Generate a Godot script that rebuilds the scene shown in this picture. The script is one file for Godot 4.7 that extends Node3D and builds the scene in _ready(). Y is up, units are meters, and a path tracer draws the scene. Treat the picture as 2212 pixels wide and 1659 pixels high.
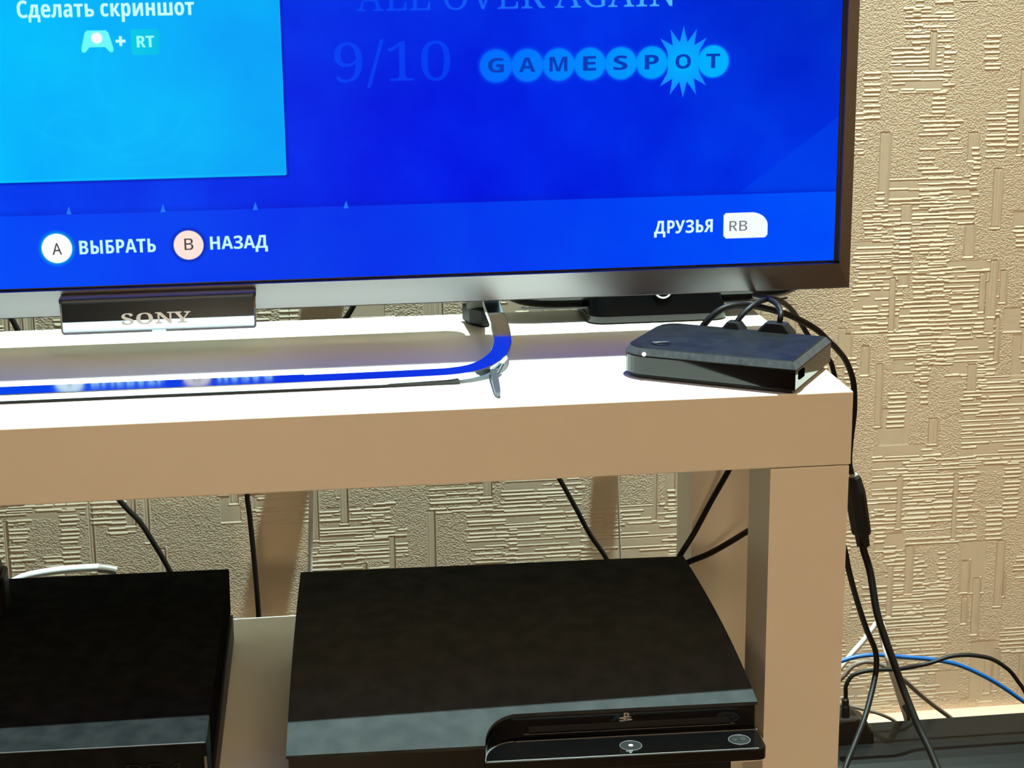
extends Node3D

# A television bench against a relief-papered wall: television, consoles, small devices and their cables.

class Geo:
	var v := PackedVector3Array()
	var g := PackedInt32Array()
	var s0 := 0
	func begin() -> void:
		s0 = v.size()
	func tri(a: Vector3, b: Vector3, c: Vector3, sg := -1) -> void:
		v.append(a); v.append(b); v.append(c); g.append(sg)
	func quad(a: Vector3, b: Vector3, c: Vector3, d: Vector3, sg := -1) -> void:
		tri(a, b, c, sg); tri(a, c, d, sg)
	func close() -> void:
		# turn the closed shell added since begin() so that its front faces run clockwise
		var vol := 0.0
		var o := v[s0]
		for i in range(s0, v.size(), 3):
			vol += (v[i] - o).dot((v[i + 1] - o).cross(v[i + 2] - o))
		if vol > 0.0:
			for i in range(s0, v.size(), 3):
				var t := v[i + 1]
				v[i + 1] = v[i + 2]
				v[i + 2] = t
	func rings(rs: Array, sg := -1, caps := true, sgs := []) -> void:
		begin()
		for i in rs.size() - 1:
			var a: PackedVector3Array = rs[i]
			var b: PackedVector3Array = rs[i + 1]
			var n := a.size()
			var q: int = sgs[i] if sgs.size() else sg
			for j in n:
				quad(a[j], a[(j + 1) % n], b[(j + 1) % n], b[j], q)
		if caps:
			for k in [0, rs.size() - 1]:
				var a: PackedVector3Array = rs[k]
				var flat := PackedVector2Array()
				var nrm := Vector3.ZERO
				for j in a.size():
					nrm += a[j].cross(a[(j + 1) % a.size()])
				nrm = nrm.normalized()
				var ux := nrm.cross(Vector3.UP if absf(nrm.y) < 0.9 else Vector3.RIGHT).normalized()
				var uy := nrm.cross(ux)
				for p in a:
					flat.append(Vector2(p.dot(ux), p.dot(uy)))
				var idx := Geometry2D.triangulate_polygon(flat)
				for j in range(0, idx.size(), 3):
					var p0 := a[idx[j]]
					var p1 := a[idx[j + 1]]
					var p2 := a[idx[j + 2]]
					var up := (p1 - p0).cross(p2 - p0).dot(nrm)
					if (up > 0.0) == (k == 0):
						tri(p0, p2, p1)
					else:
						tri(p0, p1, p2)
		close()
	func mesh() -> ArrayMesh:
		var st := SurfaceTool.new()
		st.begin(Mesh.PRIMITIVE_TRIANGLES)
		for i in g.size():
			st.set_smooth_group(g[i])
			for k in 3:
				st.add_vertex(v[i * 3 + k])
		st.generate_normals()
		st.index()
		return st.commit()
	# --- solids
	func box(c: Vector3, s: Vector3, b := 0.0) -> void:
		slab(G2.rect(c.x, c.z, s.x, s.z), c.y - s.y / 2, c.y + s.y / 2, b)
	# a plan outline (x, z) raised from y0 to y1 with edges rounded by b
	func slab(o: PackedVector2Array, y0: float, y1: float, b := 0.0, seg := 2, top := -1.0) -> void:
		var rs := []
		var bt := b if top < 0.0 else top
		if b > 0.0:
			for k in range(seg, 0, -1):
				var a := PI / 2 * k / seg
				rs.append(G2.lift(G2.inset(o, b * (1 - cos(a))), y0 + b * (1 - sin(a))))
		rs.append(G2.lift(o, y0 + b))
		rs.append(G2.lift(o, y1 - bt))
		if bt > 0.0:
			for k in range(1, seg + 1):
				var a := PI / 2 * k / seg
				rs.append(G2.lift(G2.inset(o, bt * (1 - cos(a))), y1 - bt * (1 - sin(a))))
		rings(rs)
	func tube(ps: Array, r: float, sides := 10, flat := 1.0) -> void:
		var pts := G2.smooth(ps)
		var rs := []
		var n := Vector3.ZERO
		for i in pts.size():
			var t: Vector3 = (pts[mini(i + 1, pts.size() - 1)] - pts[maxi(i - 1, 0)]).normalized()
			if i == 0:
				n = t.cross(Vector3.UP if absf(t.y) < 0.9 else Vector3.RIGHT).normalized()
			else:
				n = (n - t * n.dot(t)).normalized()
			var b := t.cross(n)
			var ring := PackedVector3Array()
			for k in sides:
				var a := TAU * k / sides
				ring.append(pts[i] + (n * cos(a) + b * sin(a) * flat) * r)
			rs.append(ring)
		rings(rs, 1)
	func lathe(c: Vector3, ax: Vector3, prof: Array, sides := 20) -> void:
		# prof: Vector2(radius, distance along ax)
		var n := ax.cross(Vector3.UP if absf(ax.y) < 0.9 else Vector3.RIGHT).normalized()
		var b := ax.cross(n)
		var rs := []
		for p: Vector2 in prof:
			var ring := PackedVector3Array()
			for k in sides:
				var a := TAU * k / sides
				ring.append(c + ax * p.y + (n * cos(a) + b * sin(a)) * p.x)
			rs.append(ring)
		begin()
		for i in rs.size() - 1:
			for j in sides:
				quad(rs[i][j], rs[i][(j + 1) % sides], rs[i + 1][(j + 1) % sides], rs[i + 1][j], 10 + i)
		for k in [0, rs.size() - 1]:
			var m: Vector3 = c + ax * prof[k].y
			for j in sides:
				if k == 0:
					tri(rs[k][(j + 1) % sides], rs[k][j], m)
				else:
					tri(rs[k][j], rs[k][(j + 1) % sides], m)
		close()
	# a profile (z, y) extruded along x
	func extrude_x(p: PackedVector2Array, x0: float, x1: float, b := 0.0) -> void:
		var rs := []
		var xs := [[x0, b], [x0 + b, 0.0], [x1 - b, 0.0], [x1, b]] if b > 0.0 else [[x0, 0.0], [x1, 0.0]]
		for e in xs:
			var ring := PackedVector3Array()
			for q in G2.inset(p, e[1]):
				ring.append(Vector3(e[0], q.y, q.x))
			rs.append(ring)
		rings(rs)
	func bar(a: Vector3, b: Vector3, w: float, h: float, up := Vector3.UP) -> void:
		var t := (b - a).normalized()
		var n := t.cross(up).normalized()
		var u := n.cross(t)
		var rs := []
		for c in [a, b]:
			rs.append(PackedVector3Array([c + n * w / 2 + u * h / 2, c - n * w / 2 + u * h / 2, c - n * w / 2 - u * h / 2, c + n * w / 2 - u * h / 2]))
		rings(rs)

class G2:
	static func rect(cx: float, cz: float, w: float, d: float, r := 0.0, seg := 6) -> PackedVector2Array:
		var o := PackedVector2Array()
		if r <= 0.0:
			return PackedVector2Array([Vector2(cx - w / 2, cz - d / 2), Vector2(cx + w / 2, cz - d / 2), Vector2(cx + w / 2, cz + d / 2), Vector2(cx - w / 2, cz + d / 2)])
		for k in 4:
			var sx: float = [1, -1, -1, 1][k]
			var sz: float = [1, 1, -1, -1][k]
			for i in seg + 1:
				var a := PI / 2 * (k + float(i) / seg)
				o.append(Vector2(cx + sx * (w / 2 - r) + r * cos(a), cz + sz * (d / 2 - r) + r * sin(a)))
		return o
	static func inset(o: PackedVector2Array, d: float) -> PackedVector2Array:
		if d == 0.0:
			return o
		var out := PackedVector2Array()
		var area := 0.0
		var n := o.size()
		for i in n:
			area += o[i].cross(o[(i + 1) % n])
		var sgn := signf(area)
		for i in n:
			var e0 := (o[i] - o[(i + n - 1) % n]).normalized()
			var e1 := (o[(i + 1) % n] - o[i]).normalized()
			var n0 := Vector2(-e0.y, e0.x) * sgn
			var n1 := Vector2(-e1.y, e1.x) * sgn
			var m := (n0 + n1).normalized()
			out.append(o[i] + m * d / maxf(m.dot(n0), 0.35))
		return out
	static func lift(o: PackedVector2Array, y: float) -> PackedVector3Array:
		var r := PackedVector3Array()
		for p in o:
			r.append(Vector3(p.x, y, p.y))
		return r
	static func smooth(ps: Array, per := 8) -> PackedVector3Array:
		var out := PackedVector3Array()
		if ps.size() == 2:
			return PackedVector3Array(ps)
		for i in ps.size() - 1:
			var a: Vector3 = ps[maxi(i - 1, 0)]
			var b: Vector3 = ps[i]
			var c: Vector3 = ps[i + 1]
			var d: Vector3 = ps[mini(i + 2, ps.size() - 1)]
			for k in per:
				out.append(b.cubic_interpolate(c, a, d, float(k) / per))
		out.append(ps[-1])
		return out

var taken := {}
var rng := RandomNumberGenerator.new()
var sans := SystemFont.new()
var sans_bold := SystemFont.new()
var serif := SystemFont.new()
var serif_bold := SystemFont.new()
var M := {}

func numbered(called: String) -> String:
	taken[called] = taken.get(called, -1) + 1
	return called if taken[called] == 0 else "%s_%03d" % [called, taken[called]]

func thing(called: String, label: String, category: String, at := Vector3.ZERO, turn := 0.0, group := "") -> Node3D:
	var o := Node3D.new()
	o.name = numbered(called)
	add_child(o)
	o.position = at
	o.rotation.y = turn
	o.set_meta("label", label)
	o.set_meta("category", category)
	if group:
		o.set_meta("group", group)
	return o

func part(called: String, geo, m: Material, parent: Node3D, label := "") -> MeshInstance3D:
	var o := MeshInstance3D.new()
	o.name = called
	o.mesh = geo.mesh() if geo is Geo else geo
	o.material_override = m
	parent.add_child(o, true)
	if label:
		o.set_meta("label", label)
	return o

func struct(called: String, geo: Geo, m: Material, label: String, category := "room") -> MeshInstance3D:
	var o := part(called, geo, m, self, label)
	o.set_meta("kind", "structure")
	o.set_meta("category", category)
	return o

func mat(c: Color, rough := 0.6, metal := 0.0, spec := 0.5) -> StandardMaterial3D:
	var m := StandardMaterial3D.new()
	m.albedo_color = c
	m.roughness = rough
	m.metallic = metal
	m.metallic_specular = spec
	return m

func glow(c: Color, e := 1.0) -> StandardMaterial3D:
	var m := mat(Color.BLACK, 0.5, 0.0, 0.12)
	m.emission_enabled = true
	m.emission = c
	m.emission_energy_multiplier = e
	return m

func noise_tex(freq: float, lo: Color, hi: Color, size := 512, sd := 1, octaves := 4) -> NoiseTexture2D:
	var n := FastNoiseLite.new()
	n.seed = sd
	n.frequency = freq
	n.fractal_octaves = octaves
	var t := NoiseTexture2D.new()
	t.width = size
	t.height = size
	t.seamless = true
	t.noise = n
	var g := Gradient.new()
	g.colors = PackedColorArray([lo, hi])
	t.color_ramp = g
	return t

# dust: a mottled grey film over dark plastic
func dusty(lo: Color, hi: Color, rough: float, scale: float, sd: int, shine := 0.0) -> StandardMaterial3D:
	var m := mat(Color.WHITE, rough)
	m.albedo_texture = noise_tex(0.012, lo, hi, 512, sd, 5)
	m.uv1_triplanar = true
	m.uv1_scale = Vector3.ONE * scale
	m.metallic_specular = shine
	return m

func text(called: String, txt: String, font: Font, centre: Vector3, w: float, h: float, depth: float, m: Material, parent: Node3D, turn := Basis(), shear := 0.0) -> MeshInstance3D:
	var tm := TextMesh.new()
	tm.text = txt
	tm.font = font
	tm.font_size = 64
	tm.pixel_size = 0.01
	tm.depth = 0.1
	tm.curve_step = 1.0
	var bb := tm.get_aabb()
	var o := part(called, tm, m, parent)
	var sx := w / bb.size.x
	var sy := h / bb.size.y
	var b := turn * Basis(Vector3(sx, 0, 0), Vector3(shear * sy, sy, 0), Vector3(0, 0, depth / 0.1))
	o.transform = Transform3D(b, centre - b * bb.get_center())
	return o

# ------------------------------------------------------------------ pictures computed for the screen
const SW := 2048
const SH := 768
const SPM := 3136.6
const SX0 := -0.6126
const SY1 := 0.7395
var scr := PackedFloat32Array()

func put(i: int, c: Color, a: float) -> void:
	scr[i] = lerpf(scr[i], c.r, a)
	scr[i + 1] = lerpf(scr[i + 1], c.g, a)
	scr[i + 2] = lerpf(scr[i + 2], c.b, a)

# layout coordinates of the menu to texture pixels
func sp(x: float, y: float) -> Vector2:
	return Vector2((x + 0.5996) * 3300.0, (0.7397 - y) * 3300.0)

# lay a shape given by a signed distance in pixels (inside negative)
func shape(lo: Vector2, hi: Vector2, dist: Callable, col: Callable, soft := 1.0, alpha := 1.0) -> void:
	for y in range(maxi(0, int(lo.y)), mini(SH, int(hi.y) + 1)):
		for x in range(maxi(0, int(lo.x)), mini(SW, int(hi.x) + 1)):
			var p := Vector2(x + 0.5, y + 0.5)
			var a := clampf(0.5 - dist.call(p) / soft, 0.0, 1.0) * alpha
			if a > 0.0:
				put((y * SW + x) * 3, col.call(p), a)

func disc(c: Vector2, r: float, col: Color, soft := 1.5, alpha := 1.0) -> void:
	var e := Vector2.ONE * (r + soft + 1)
	shape(c - e, c + e, func(p): return p.distance_to(c) - r, func(_p): return col, soft, alpha)

func rrect(lo: Vector2, hi: Vector2, r: float, col: Callable, soft := 1.5, alpha := 1.0) -> void:
	var c := (lo + hi) / 2
	var h := (hi - lo) / 2
	shape(lo - Vector2.ONE * soft * 2, hi + Vector2.ONE * soft * 2, func(p):
		var q: Vector2 = (p - c).abs() - h + Vector2.ONE * r
		return q.max(Vector2.ZERO).length() + minf(maxf(q.x, q.y), 0.0) - r, col, soft, alpha)

func polygon(pts: PackedVector2Array, col: Callable, alpha := 1.0) -> void:
	var lo := pts[0]
	var hi := pts[0]
	for p in pts:
		lo = lo.min(p)
		hi = hi.max(p)
	for y in range(maxi(0, int(lo.y)), mini(SH, int(hi.y) + 1)):
		for x in range(maxi(0, int(lo.x)), mini(SW, int(hi.x) + 1)):
			var a := 0.0
			for k in 4:
				if Geometry2D.is_point_in_polygon(Vector2(x + 0.25 + 0.5 * (k % 2), y + 0.25 + 0.5 * (k / 2)), pts):
					a += 0.25
			if a > 0.0:
				put((y * SW + x) * 3, col.call(Vector2(x, y)), a * alpha)

# lettering filled from the outlines of a font into the box lo..hi (pixels)
func letters(txt: String, font: Font, lo: Vector2, hi: Vector2, col: Callable, alpha := 1.0, spread := 0.0) -> void:
	var tm := TextMesh.new()
	tm.text = txt
	tm.font = font
	tm.font_size = 96
	tm.pixel_size = 0.01
	tm.depth = 0.0
	var arr := tm.get_mesh_arrays()
	var vs: PackedVector3Array = arr[Mesh.ARRAY_VERTEX]
	var ix: PackedInt32Array = arr[Mesh.ARRAY_INDEX]
	var bb := tm.get_aabb()
	const SS := 3
	var pad := 4
	var w := (int(hi.x - lo.x) + 2 * pad) * SS
	var h := (int(hi.y - lo.y) + 2 * pad) * SS
	var mask := PackedByteArray()
	mask.resize(w * h)
	var k := Vector2((hi.x - lo.x) / bb.size.x, (hi.y - lo.y) / bb.size.y) * SS
	for t in range(0, ix.size(), 3):
		var q := []
		for j in 3:
			var p := vs[ix[t + j]]
			q.append(Vector2((p.x - bb.position.x) * k.x + pad * SS, (bb.end.y - p.y) * k.y + pad * SS))
		var y0 := maxi(0, int(floor(minf(q[0].y, minf(q[1].y, q[2].y)))))
		var y1 := mini(h - 1, int(ceil(maxf(q[0].y, maxf(q[1].y, q[2].y)))))
		for y in range(y0, y1 + 1):
			var yc := y + 0.5
			var xa := 1e9
			var xb := -1e9
			for j in 3:
				var a: Vector2 = q[j]
				var b: Vector2 = q[(j + 1) % 3]
				if (a.y <= yc) != (b.y <= yc):
					var x := a.x + (b.x - a.x) * (yc - a.y) / (b.y - a.y)
					xa = minf(xa, x)
					xb = maxf(xb, x)
			for x in range(maxi(0, int(ceil(xa - 0.5 - spread * SS))), mini(w - 1, int(floor(xb - 0.5 + spread * SS))) + 1):
				mask[y * w + x] = 1
	var ox := int(lo.x) - pad
	var oy := int(lo.y) - pad
	for y in range(0, h / SS):
		for x in range(0, w / SS):
			var a := 0
			for j in SS * SS:
				a += mask[(y * SS + j / SS) * w + x * SS + j % SS]
			var px := ox + x
			var py := oy + y
			if a > 0 and px >= 0 and px < SW and py >= 0 and py < SH:
				put((py * SW + px) * 3, col.call(Vector2(px, py)), alpha * a / (SS * SS))

func solid(c: Color) -> Callable:
	return func(_p): return c

func screen_picture() -> ImageTexture:
	scr.resize(SW * SH * 3)
	var n := FastNoiseLite.new()
	n.seed = 5
	n.frequency = 0.004
	n.fractal_octaves = 4
	var bar_y := 2048.0
	for y in SH:
		for x in SW:
			var i := (y * SW + x) * 3
			var u := (x - 263.0) / 1780.0
			var w := (y - 160.0) / 600.0
			var k := n.get_noise_2d(x, y)
			# deep blue field, lighter towards the upper left and the lower right
			var left := clampf(1.0 - u * 2.4, 0.0, 1.0)
			var right_top := clampf((u - 0.72) * 3.0, 0.0, 1.0) * clampf(1.0 - w * 1.6, 0.0, 1.0)
			var g := 0.185 + 0.10 * left * (1.0 - 0.5 * w) - 0.09 * clampf(1.0 - absf(u - 0.52) * 3.0, 0.0, 1.0) * clampf(w * 2.0, 0.0, 1.0) + k * 0.05 - 0.02 * right_top
			var b := 0.90 + 0.05 * left + k * 0.04 - 0.16 * right_top
			scr[i] = 0.0
			scr[i + 1] = g
			scr[i + 2] = b
	# lower right: a paler diagonal sheen
	var d0 := sp(-0.0453, 0.5575)
	var d1 := sp(0.0245, 0.6088)
	polygon(PackedVector2Array([d0, d1, Vector2(SW, d1.y), Vector2(SW, d0.y)]), solid(Color(0.0, 0.27, 0.93)), 0.55)
	# the bar along the bottom
	var by := sp(0, 0.5563).y
	for y in range(int(by) - 14, SH):
		for x in SW:
			var i := (y * SW + x) * 3
			var u := (x - 263.0) / 1780.0
			if y < by:
				put(i, Color(0.0, 0.12, 0.72), 0.30 * (y - by + 14) / 14.0)
			else:
				var e := clampf(absf(u - 0.42) * 1.9, 0.0, 1.0)
				put(i, Color(0.0, 0.205 + 0.10 * e + n.get_noise_2d(x, y) * 0.03, 0.92 + 0.07 * e), 1.0)
	for q in [[-0.4747, 0.5583], [-0.4168, 0.5579], [-0.3592, 0.5575], [-0.3020, 0.5568]]:
		var c := sp(q[0], q[1] - 0.0012)
		polygon(PackedVector2Array([c + Vector2(-6, 3), c + Vector2(0, -14), c + Vector2(5, 3)]), solid(Color(0.15, 0.50, 0.98)), 0.9)
	# cyan panel
	var pa := sp(-0.70, 0.80)
	var pb := sp(-0.3388, 0.5769)
	rrect(pa - Vector2(0, 0), pb + Vector2(4, 4), 3, solid(Color(0.0, 0.10, 0.70)), 6.0, 0.8)
	rrect(pa, pb, 3, func(p):
		var t: float = clampf((pb.x - p.x) / 600.0, 0.0, 1.0)
		var r: float = n.get_noise_2d(p.x * 0.7, p.y * 0.7)
		var edge: float = 0.05 if pb.y - p.y < 5.0 or pb.x - p.x < 3.0 else 0.0
		return Color(0.0, 0.665 + 0.06 * t + r * 0.06 + edge, 0.975 + 0.02 * t), 1.5)
	# faint arcs behind the panel's lettering
	for q in [[-0.435, 0.628, 120.0, 0.2, 2.6], [-0.43, 0.632, 150.0, 0.5, 2.0], [-0.455, 0.655, 190.0, 0.9, 2.3], [-0.425, 0.642, 95.0, 2.2, 4.0], [-0.47, 0.60, 60.0, 3.4, 5.4]]:
		var c := sp(q[0], q[1])
		var r: float = q[2]
		shape(c - Vector2.ONE * (r + 8), c + Vector2.ONE * (r + 8), func(p):
			var a: float = fposmod((p - c).angle(), TAU)
			return absf(p.distance_to(c) - r) - 1.5 if a > q[3] and a < q[4] else 50.0, solid(Color(0.05, 0.76, 1.0)), 10.0, 0.32)
	var white := solid(Color(0.80, 1.0, 1.0))
	letters("Сделать скриншот", sans_bold, sp(-0.4970, 0.6873), sp(-0.3910, 0.6735), white, 1.0, 0.35)
	# pad, plus, key
	var c := sp(-0.4508, 0.6622)
	polygon(PackedVector2Array([c + Vector2(-19, -22), c + Vector2(19, -22), c + Vector2(24, -17), c + Vector2(32, 14), c + Vector2(31, 21), c + Vector2(25, 22), c + Vector2(15, 11), c + Vector2(-15, 11), c + Vector2(-25, 22), c + Vector2(-31, 21), c + Vector2(-32, 14), c + Vector2(-24, -17)]), solid(Color(0.42, 0.98, 0.98)))
	disc(c + Vector2(0, -7), 11, Color(1.0, 0.97, 1.0), 4.0)
	c = sp(-0.4366, 0.6622)
	rrect(c - Vector2(10, 3), c + Vector2(10, 3), 1, white)
	rrect(c - Vector2(3, 10), c + Vector2(3, 10), 1, white)
	rrect(sp(-0.4303, 0.6692), sp(-0.4133, 0.6538), 6, func(p): return Color(0.0, 0.80 - 0.05 * clampf((p.x - 560.0) / 60.0, 0, 1), 0.90), 2.0, 0.9)
	letters("RT", sans_bold, sp(-0.4268, 0.6650), sp(-0.4163, 0.6580), solid(Color(0.62, 1.0, 0.98)), 1.0, 0.3)
	# fading title, score, round-letter logo
	letters("ALL OVER AGAIN", serif, sp(-0.2915, 0.6950), sp(-0.0893, 0.6773), func(p):
		var t: float = clampf((p.x - 1015.0) / 680.0, 0.0, 1.0)
		return Color(0.0, 0.27, 0.96).lerp(Color(0.36, 0.82, 1.0), pow(t, 1.6)), 0.95)
	letters("9/10", serif, sp(-0.3063, 0.6603), sp(-0.2336, 0.6305), solid(Color(0.0, 0.33, 1.0)), 0.55)
	var cs := []
	for k in 8:
		cs.append(sp(-0.2049 + 0.14025 * k / 7.0 + (0.0005 if k == 6 else 0.0), 0.6424))
	var tint := func(p):
		var t: float = clampf((p.x - cs[0].x) / (cs[7].x - cs[0].x), 0.0, 1.0)
		return Color(0.0, 0.43, 1.0).lerp(Color(0.0, 0.70, 1.0), t)
	for q in cs:
		disc(q, 38.5, Color(0.0, 0.25, 0.93), 8.0, 0.9)
	for q in cs:
		var e := Vector2.ONE * 38
		shape(q - e, q + e, func(p): return p.distance_to(q) - 34.0, tint, 5.0)
	var o: Vector2 = cs[6]
	var star := PackedVector2Array()
	for k in 32:
		var a := TAU * k / 32.0 - PI / 2
		var lim := absf(sin(a))
		var r := 33.0
		if k % 2 == 0:
			r = 36.0 if lim < 0.42 else lerpf(60.0, 76.0, lim)
		else:
			r = 42.0 if lim > 0.42 else 34.0
		star.append(o + Vector2(cos(a), sin(a)) * r)
	polygon(star, func(p):
		var t: float = clampf(p.distance_to(o) / 76.0, 0.0, 1.0)
		return Color(0.0, 0.69, 1.0).lerp(Color(0.12, 0.45, 1.0), t * t))
	for k in 8:
		var q: Vector2 = cs[k]
		var wide: float = [33, 34, 38, 28, 30, 30, 33, 30][k] * 0.5
		letters("GAMESPOT"[k], sans_bold, q + Vector2(-wide, -16), q + Vector2(wide, 14), solid(Color(0.03, 0.24, 0.72)))
	# buttons and their captions
	for q in [[sp(-0.4837, 0.5349), Color(1.0, 1.0, 1.0), "A", Color(0.0, 0.75, 0.85)], [sp(-0.4022, 0.5343), Color(1.0, 0.90, 0.86), "B", Color(0.0, 0.10, 0.55)]]:
		disc(q[0], 35, q[3], 9.0, 0.7)
		disc(q[0], 31, q[1], 2.0)
		letters(q[2], sans, q[0] + Vector2(-9 if q[2] == "A" else -8, -10 if q[2] == "A" else -13), q[0] + Vector2(10, 14 if q[2] == "A" else 11), solid(Color(0.22, 0.23, 0.25)), 1.0)
	letters("ВЫБРАТЬ", sans_bold, sp(-0.4698, 0.5392), sp(-0.4226, 0.5304), white, 1.0, 0.2)
	letters("НАЗАД", sans_bold, sp(-0.3886, 0.5391), sp(-0.3525, 0.5282), white, 1.0, 0.2)
	letters("ДРУЗЬЯ", sans_bold, sp(-0.1020, 0.5401), sp(-0.0630, 0.5290), solid(Color(0.88, 1.0, 1.0)), 1.0, 0.2)
	var ra := sp(-0.0558, 0.5440)
	var rb := sp(-0.0259, 0.5270)
	var tab := PackedVector2Array([Vector2(ra.x, ra.y + 5), Vector2(ra.x + 5, ra.y), Vector2(rb.x - 38, ra.y)])
	for k in 9:
		var a := PI / 2 * k / 8.0
		tab.append(Vector2(rb.x - 38 + 38 * sin(a), ra.y + 30 - 30 * cos(a)))
	tab.append_array(PackedVector2Array([Vector2(rb.x, rb.y - 6), Vector2(rb.x - 6, rb.y), Vector2(ra.x + 6, rb.y), Vector2(ra.x, rb.y - 6)]))
	polygon(tab, solid(Color(0.96, 1.0, 1.0)))
	letters("RB", sans, sp(-0.0515, 0.5384), sp(-0.0396, 0.5318), solid(Color(0.42, 0.44, 0.45)))
	var by8 := PackedByteArray()
	by8.resize(SW * SH * 3)
	for i in by8.size():
		by8[i] = int(clampf(scr[i], 0.0, 1.0) * 255.0 + 0.5)
	return ImageTexture.create_from_image(Image.create_from_data(SW, SH, false, Image.FORMAT_RGB8, by8))

# ------------------------------------------------------------------ relief wallpaper
func wallpaper_relief() -> ImageTexture:
	var n := 2048
	var im := Image.create(n, n, false, Image.FORMAT_L8)
	im.fill(Color(0.50, 0.50, 0.50))
	rng.seed = 77
	var patch := func(x: int, y: int, w: int, h: int, kind: int):
		if kind == 0:      # stacked horizontal strokes
			if rng.randf() < 0.5:
				im.fill_rect(Rect2i(x, y, w, h), Color(0.44, 0.44, 0.44))
			var yy := y + 2
			while yy < y + h - 4:
				var xx := x - rng.randi_range(0, 10)
				while xx < x + w - 6:
					var l := rng.randi_range(18, maxi(22, int(w * 0.9)))
					l = mini(l, x + w + rng.randi_range(-8, 10) - xx)
					var t := rng.randi_range(2, 4)
					if l > 4 and rng.randf() < 0.86:
						var g := rng.randf_range(0.78, 1.0)
						var dy := rng.randi_range(-1, 1)
						im.fill_rect(Rect2i(xx, yy + dy, l, t), Color(g, g, g))
						if rng.randf() < 0.3:
							im.fill_rect(Rect2i(xx + l / 2, yy + dy - 1, l / 2, t), Color(g, g, g))
					xx += maxi(l, 6) + rng.randi_range(-2, 9)
				yy += rng.randi_range(8, 12)
		elif kind == 1:    # smooth sunken channel with upright threads
			im.fill_rect(Rect2i(x, y, w, h), Color(0.20, 0.20, 0.20))
			for j in rng.randi_range(1, 3):
				var xx := x + rng.randi_range(2, maxi(3, w - 3))
				im.fill_rect(Rect2i(xx, y + 3, 1, h - 6), Color(0.38, 0.38, 0.38))
			im.fill_rect(Rect2i(x + w, y - 2, 3, h + 4), Color(0.72, 0.72, 0.72))
			im.fill_rect(Rect2i(x - 2, y + h, w + 4, 3), Color(0.80, 0.80, 0.80))
		elif kind == 2:    # ladder of short rungs
			var yy := y
			while yy < y + h:
				im.fill_rect(Rect2i(x + rng.randi_range(-3, 3), yy, w, 4), Color(0.9, 0.9, 0.9))
				yy += rng.randi_range(9, 13)
		else:              # smooth flat block
			im.fill_rect(Rect2i(x, y, w, h), Color(0.36, 0.36, 0.36))
			for j in rng.randi_range(0, 4):
				im.fill_rect(Rect2i(x + rng.randi_range(0, w), y, 1, h), Color(0.46, 0.46, 0.46))
			im.fill_rect(Rect2i(x, y + h, w, 3), Color(0.74, 0.74, 0.74))
	for k in 120:
		patch.call(rng.randi_range(0, n), rng.randi_range(-40, n), rng.randi_range(16, 70), rng.randi_range(30, 150), 3)
	for k in 115:
		patch.call(rng.randi_range(0, n), rng.randi_range(-60, n), rng.randi_range(60, 190), rng.randi_range(50, 240), 0)
	for k in 190:
		patch.call(rng.randi_range(0, n), rng.randi_range(-60, n), rng.randi_range(8, 22), rng.randi_range(50, 190), 1)
	for k in 170:
		patch.call(rng.randi_range(0, n), rng.randi_range(-60, n), rng.randi_range(16, 42), rng.randi_range(40, 130), 2)
	# soften the stamped edges a little
	im.resize(n / 2, n / 2, Image.INTERPOLATE_BILINEAR)
	im.resize(n, n, Image.INTERPOLATE_CUBIC)
	# fine woven grain on the ground between the strokes
	var px := im.get_data()
	var row := PackedByteArray()
	row.resize(n)
	for y in n:
		if y % 2 == 0:
			var v := 0
			for x in n:
				if (x + (y / 2) % 2) % 3 == 0:
					v = rng.randi_range(0, 34)
				row[x] = v
		for x in n:
			var i := y * n + x
			if px[i] > 120 and px[i] < 136:
				px[i] += row[x] - 17
	im = Image.create_from_data(n, n, false, Image.FORMAT_L8, px)
	return ImageTexture.create_from_image(im)

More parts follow.
